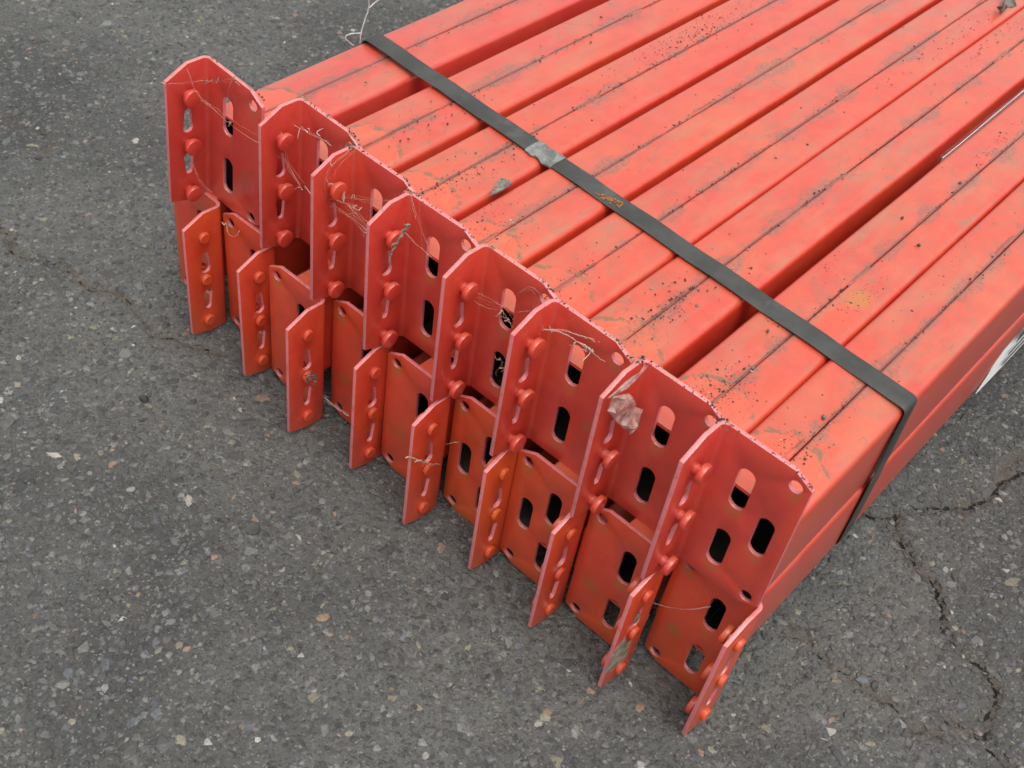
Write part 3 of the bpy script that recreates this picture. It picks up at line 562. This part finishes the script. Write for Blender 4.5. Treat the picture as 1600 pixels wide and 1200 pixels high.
# ------------------------------------------------------------ paper labels on the sides of two beams
def sheet(name, corners, th, mat, parent=None, nu=8, nv=4, bow=.02, seed=0, ax_=0):
    """curved sheet with thickness from four corners, a b c d"""
    a, b, c, d = [Vector(q) for q in corners]; V, F = [], []
    for i in range(nu+1):
        for j in range(nv+1):
            u_, v_ = i/nu, j/nv; q = a.lerp(b, u_).lerp(d.lerp(c, u_), v_); q[ax_] += bow*abs(noise.noise((u_*3+seed, v_*2, 4))); V.append(q)
    nb = len(V); off = Vector((0, 0, 0)); off[ax_] = th; V += [v-off for v in V]
    for i in range(nu):
        for j in range(nv):
            q = i*(nv+1)+j; F += [(q, q+nv+1, q+nv+2, q+1), (nb+q, nb+q+1, nb+q+nv+2, nb+q+nv+1)]
    for i in range(nu):
        for j in (0, nv): q = i*(nv+1)+j; F.append((q, q+nv+1, nb+q+nv+1, nb+q))
    for j in range(nv):
        for i in (0, nu): q = i*(nv+1)+j; F.append((q, q+1, nb+q+1, nb+q))
    return link(name, fixn(mesh(name, V, F, 40)), mat, parent)
lb = sheet('paper_label', [(10.185, 4.35, .60), (10.20, 9.5, .45), (10.20, 9.5, 1.75), (10.17, 4.75, 1.66)], .012, M_LABEL, bow=.03)
tag(lb, 'white paper label with black print on the right side of the lower end beam', 'label')
for (z0, z1, y0) in ((.82, .90, 4.9), (1.05, 1.10, 4.9), (1.26, 1.40, 4.95)):
    sheet('print_bar', [(10.225, y0, z0), (10.235, 9.0, z0-.06), (10.235, 9.0, z1-.06), (10.225, y0, z1)], .006, M_INK, lb, 6, 1, 0)
lb = sheet('paper_label', [(8.135, 5.2, 2.35), (8.125, 9.8, 2.35), (8.125, 9.8, 3.16), (8.135, 5.2, 3.12)], .012, M_LABEL, bow=.01)
tag(lb, 'white paper label showing as a thin line in the wide gap between two top beams', 'label')

# ------------------------------------------------------------ crumbs of soil and grit on the beam tops
pts = []; rads = []
for (x, y, z), (sx1, sy1, n) in zip(DATA['clusters'], [(.22, .30, 150), (.13, .42, 190), (.15, .32, 170), (.13, .30, 60), (.09, .6, 80), (.12, .9, 190), (.1, .8, 110), (.22, .26, 80), (.10, .5, 50), (.1, .3, 40), (.05, .05, 22), (.12, .4, 60), (.12, 1.2, 130), (.1, 1.0, 110), (.16, .22, 80), (.06, .4, 70), (.06, .5, 90), (.12, .25, 60), (.08, .5, 70), (.1, .4, 40)]):
    for _ in range(n): pts.append((random.gauss(x, sx1), random.gauss(y, sy1))); rads.append(random.uniform(.005, .016))
for k_ in range(120):                                                     # dried ring of a puddle
    a = random.uniform(0, 6.28); c_ = DATA['clusters'][0]; pts.append((c_[0]+(.27+random.gauss(0, .018))*math.cos(a), c_[1]+(.36+random.gauss(0, .02))*math.sin(a))); rads.append(random.uniform(.004, .010))
for (x, y, lf) in U:                                                      # grit along the seams and thinly everywhere
    for _ in range(330):
        yy = random.uniform(y+.3, 14) if random.random() < .6 else random.uniform(y+.3, 5)
        if noise.noise((lf, yy*1.3, 2)) > -.12: pts.append((lf+.49+random.gauss(0, .022), yy)); rads.append(random.uniform(.005, .015))
    for _ in range(90): pts.append((random.uniform(lf+.04, lf+.86), random.uniform(y+.1, 12))); rads.append(random.choice((.004, .005, .006, .009, .016)))
ok = []; 
for (x, y), r in zip(pts, rads):
    if y > -1.7 and any(lf+.08 < x < lf+.87 for (_, _, lf) in U): ok.append((x, y, r))
ok = np.array(ok); n = len(ok)
tn = tones(n, [(.5, (.05, .038, .03)), (.3, (.11, .09, .07)), (.15, (.20, .17, .14)), (.05, (.45, .38, .28))])
pos = np.stack([ok[:, 0], ok[:, 1], np.full(n, ZT+.004)], -1)
tag(lumps('soil_crumbs', pos, ok[:, 2]*RNG.choice([.45, .7, 1.1], n, p=[.5, .35, .15]), RNG.uniform(.3, .6, n), tn, M_CRUMB, .25, False), 'brown soil crumbs and grit scattered on the beam tops', 'dirt', kind='stuff')
# grit caught on the upper edges of the connectors
pts = []
for k_, (x, y, lf) in enumerate(U):
    for _ in range(20): t = random.betavariate(.5, .5); pts.append((x+.05+(1-CW-.05)*t+TILT_U[k_]*P, y+TH/2+random.uniform(-.02, .02), 2*P+.004, random.uniform(.004, .011)))
    for _ in range(14): t = random.random(); pts.append((x+1-CW+CW*t+TILT_U[k_]*P, y+TH/2+random.uniform(-.02, .02), 2*P-CWH*t+.004, random.uniform(.005, .014)))
    if k_ in (2, 6, 7): 
        for _ in range(22): pts.append((x-.03+random.gauss(0, .03), y+random.gauss(-.02, .04), 2*P-.01+random.uniform(-.02, .02), random.uniform(.006, .02)))
pts = np.array(pts); n = len(pts)
tag(lumps('edge_grit', pts[:, :3], pts[:, 3], RNG.uniform(.5, 1, n), tones(n, [(.6, (.06, .045, .035)), (.3, (.16, .12, .09)), (.1, (.40, .32, .24))]), M_CRUMB, .25, False), 'dark grit and plant crumbs caught on the upper connector edges', 'dirt', kind='stuff')

# ------------------------------------------------------------ cobwebs
def web(key, label, mat=M_WEB, r=.0022, fuzz=10, extra=1):
    parts = []; ends = []
    for pl in DATA[key]:
        parts.append(tube(pl, lambda t: r*(1+.5*math.sin(t*9)), 4, 2, .006)); ends += pl
        for _ in range(extra):       # finer companion threads
            o1, o2 = Vector([random.gauss(0, .035) for _ in range(3)]), Vector([random.gauss(0, .06) for _ in range(3)])
            qq = [Vector(q)+o1.lerp(o2, i/max(1, len(pl)-1)) for i, q in enumerate(pl)]; parts.append(tube(qq, r*.45, 3, 2, .010))
    for _ in range(fuzz//3):            # knots and bits hanging in the silk
        q = Vector(random.choice(ends))+Vector([random.gauss(0, .02) for _ in range(3)])
        parts.append(tube([q, q+Vector([random.gauss(0, .035) for _ in range(3)]), q+Vector([random.gauss(0, .05) for _ in range(3)])], lambda t: .007*(1-t)+.002, 4, 1, .004))
    return tag(link('cobweb', mesh('cobweb', *join(parts), 60), mat), label, 'cobweb', 'cobwebs between the connectors')
web('web1', 'cobweb stretched over the connector at the left end of the top row', fuzz=26)
web('web2', 'long cobweb thread across the second top connector from the left', M_WEBL, fuzz=12)
web('web3', 'tangled dusty cobweb inside the third top connector from the left', fuzz=34, extra=3)
web('web4', 'cobweb strand hanging from the peak of the fourth top connector', fuzz=8)
web('web5', 'cobweb from rivet to upper slot of the fifth top connector', fuzz=16)
web('web6', 'pale fluffy cobweb strand above the top rivet of the sixth top connector', M_WEBL, .004, 26, 3)
web('web9', 'single fine web thread across the right end lower plate', M_WEBL, .0035, 2, 0)
web('web10', 'small cobweb scraps on the lower connectors at left and centre', M_WEBL, .004, 8, 0)
web('webg', 'wisp of cobweb under the fourth lower flange', M_WEBL, .005, 6, 1)
# twig, straw, twine, clod
def bits(name, lists, rad, mat, label, cat, sides=6, jit=.006):
    return tag(link(name, mesh(name, *join([tube(q, rad, sides, 2, jit) for q in lists]), 50), mat), label, cat)
st_ = DATA['stem']; tw = [[Vector(st_[2])+Vector((0, 0, .0)), Vector(st_[2])+Vector((.03, -.05, .05)), Vector(st_[2])+Vector((.02, -.10, .04))], [Vector(st_[0]), Vector(st_[0])+Vector((.02, .05, .06)), Vector(st_[0])+Vector((.0, -.04, .08))], [Vector(st_[0]), Vector(st_[0])+Vector((.01, -.09, .02))]]
bits('dry_stem', [st_]+tw, lambda t: .014*(1-t)+.005, M_STEM, 'dry dead stem hanging from the top rivet of the fourth top connector', 'stem', jit=.012)
bits('straw_curl', [DATA['straw'], DATA['curl']], lambda t: .008*(1-t)+.003, M_STRAW, 'curled piece of straw caught on the fifth lower flange', 'straw')
bits('twine', DATA['twine'], .009, M_TWINE, 'thin pale looped twine rising behind the far left beam', 'twine', jit=.004)
c_ = DATA['clod'][0]; pos = np.array([[random.gauss(0, .035) for _ in range(3)] for _ in range(26)])
o = lumps('dirt_clod', pos, RNG.uniform(.008, .022, 26), np.ones(26), tones(26, [(.6, (.09, .08, .06)), (.4, (.22, .19, .15))]), M_CRUMB, .25, False); o.location = Vector((c_[0]+.03, c_[1]+.03, c_[2]))*S
tag(o, 'grey clod of dust and web on the middle rivet of the third lower flange', 'dirt clod')
# flat and crumpled scraps
def scrap(name, outline, mat, label, cat, th=.010, crumple=.03, seed=0, normal=(1, 0, 0), grid=9, lift=0.0):
    N = Vector(normal).normalized(); pts = [Vector(q) for q in outline]; c0 = sum(pts, Vector())/len(pts)
    e1 = N.orthogonal().normalized(); e2 = N.cross(e1); p2 = [((q-c0).dot(e1), (q-c0).dot(e2)) for q in pts]
    xs = [a for a, b in p2]; ys = [b for a, b in p2]; vs_ = [Vector(q) for q in p2]; es = [(i, (i+1) % len(p2)) for i in range(len(p2))]; nb = len(vs_)
    for i in range(1, grid):
        for j in range(1, grid):
            q = (min(xs)+(max(xs)-min(xs))*(i+random.uniform(-.25, .25))/grid, min(ys)+(max(ys)-min(ys))*(j+random.uniform(-.25, .25))/grid)
            if inpoly(np.array([q[0]]), np.array([q[1]]), p2)[0]: vs_.append(Vector(q))
    rv = delaunay_2d_cdt(vs_, es, [], 1, 1e-6); ov, of = rv[0], rv[2]; n = len(ov); V = []
    for s_ in (0, 1):
        for q in ov:
            h = crumple*(noise.noise((q.x*5+seed, q.y*5, 1))+.5*noise.noise((q.x*13+seed, q.y*13, 5)))+lift*(q.length**2)
            V.append(c0+e1*q.x+e2*q.y+N*(h+(0 if s_ else th)))
    F = [tuple(f) for f in of]; ed = {(a, b) for f in F for a, b in zip(f, f[1:]+f[:1])}
    F2 = F+[tuple(i+n for i in f[::-1]) for f in F]+[(b, a, a+n, b+n) for (a, b) in ed if (b, a) not in ed]
    return tag(link(name, fixn(mesh(name, V, F2, 50)), mat), label, cat)
fc_ = np.array(DATA['film']).mean(0)
scrap('plastic_scrap', [(a+.07, fc_[1]+(b_-fc_[1])*.88, fc_[2]+(c_-fc_[2])*.88) for a, b_, c_ in DATA['film']], M_FILM, 'torn crumpled translucent plastic film on the seventh top connector edge', 'plastic scrap', .006, .10, 3, grid=12)
film2 = scrap('torn_strip', [(a+.05, b_, c_) for a, b_, c_ in DATA['film2']], M_FILM, None, None, .005, .05, 5, grid=10); film2.parent = bpy.data.objects['plastic_scrap']
scrap('old_tape', DATA['tape'], M_TAPE, 'dirty grey strip of old tape stuck on the eighth lower flange', 'tape', .010, .012, 8, grid=14)
scrap('grey_flake', DATA['flake'], M_FLAKE, 'grey flake of bark lying at the gap left of the strap seal', 'flake', .02, .02, 2, (0, 0, 1), 8)
lf_ = scrap('dead_leaf', DATA['leaf'], M_LEAF, 'curled dark dead leaf stuck between beams at the top right', 'leaf', .01, .12, 6, (0, 0, 1), 8, .9)
for i, (r_, tone, lab) in enumerate([(.040, (.17, .15, .13), 'small round grit pebble on the right end beam near its connector'), (.036, (.12, .12, .11), 'dark gravel crumb on the beam just before the strap'),
        (.02, (.10, .06, .03), 'tiny brown seed on the right end beam near the corner'), (.028, (.07, .05, .04), 'black crumb on the seam of the seventh top beam'), (.03, (.08, .06, .05), 'dark crumb near the right edge of the seventh top beam'), (.022, (.09, .06, .04), 'small crumb beside the white label gap')]):
    p_ = DATA['pebbles'][i]; stone_thing('grit_pebble', lab, 'grit', (p_[0], p_[1], ZT+r_*.6), r_, .85, tone)
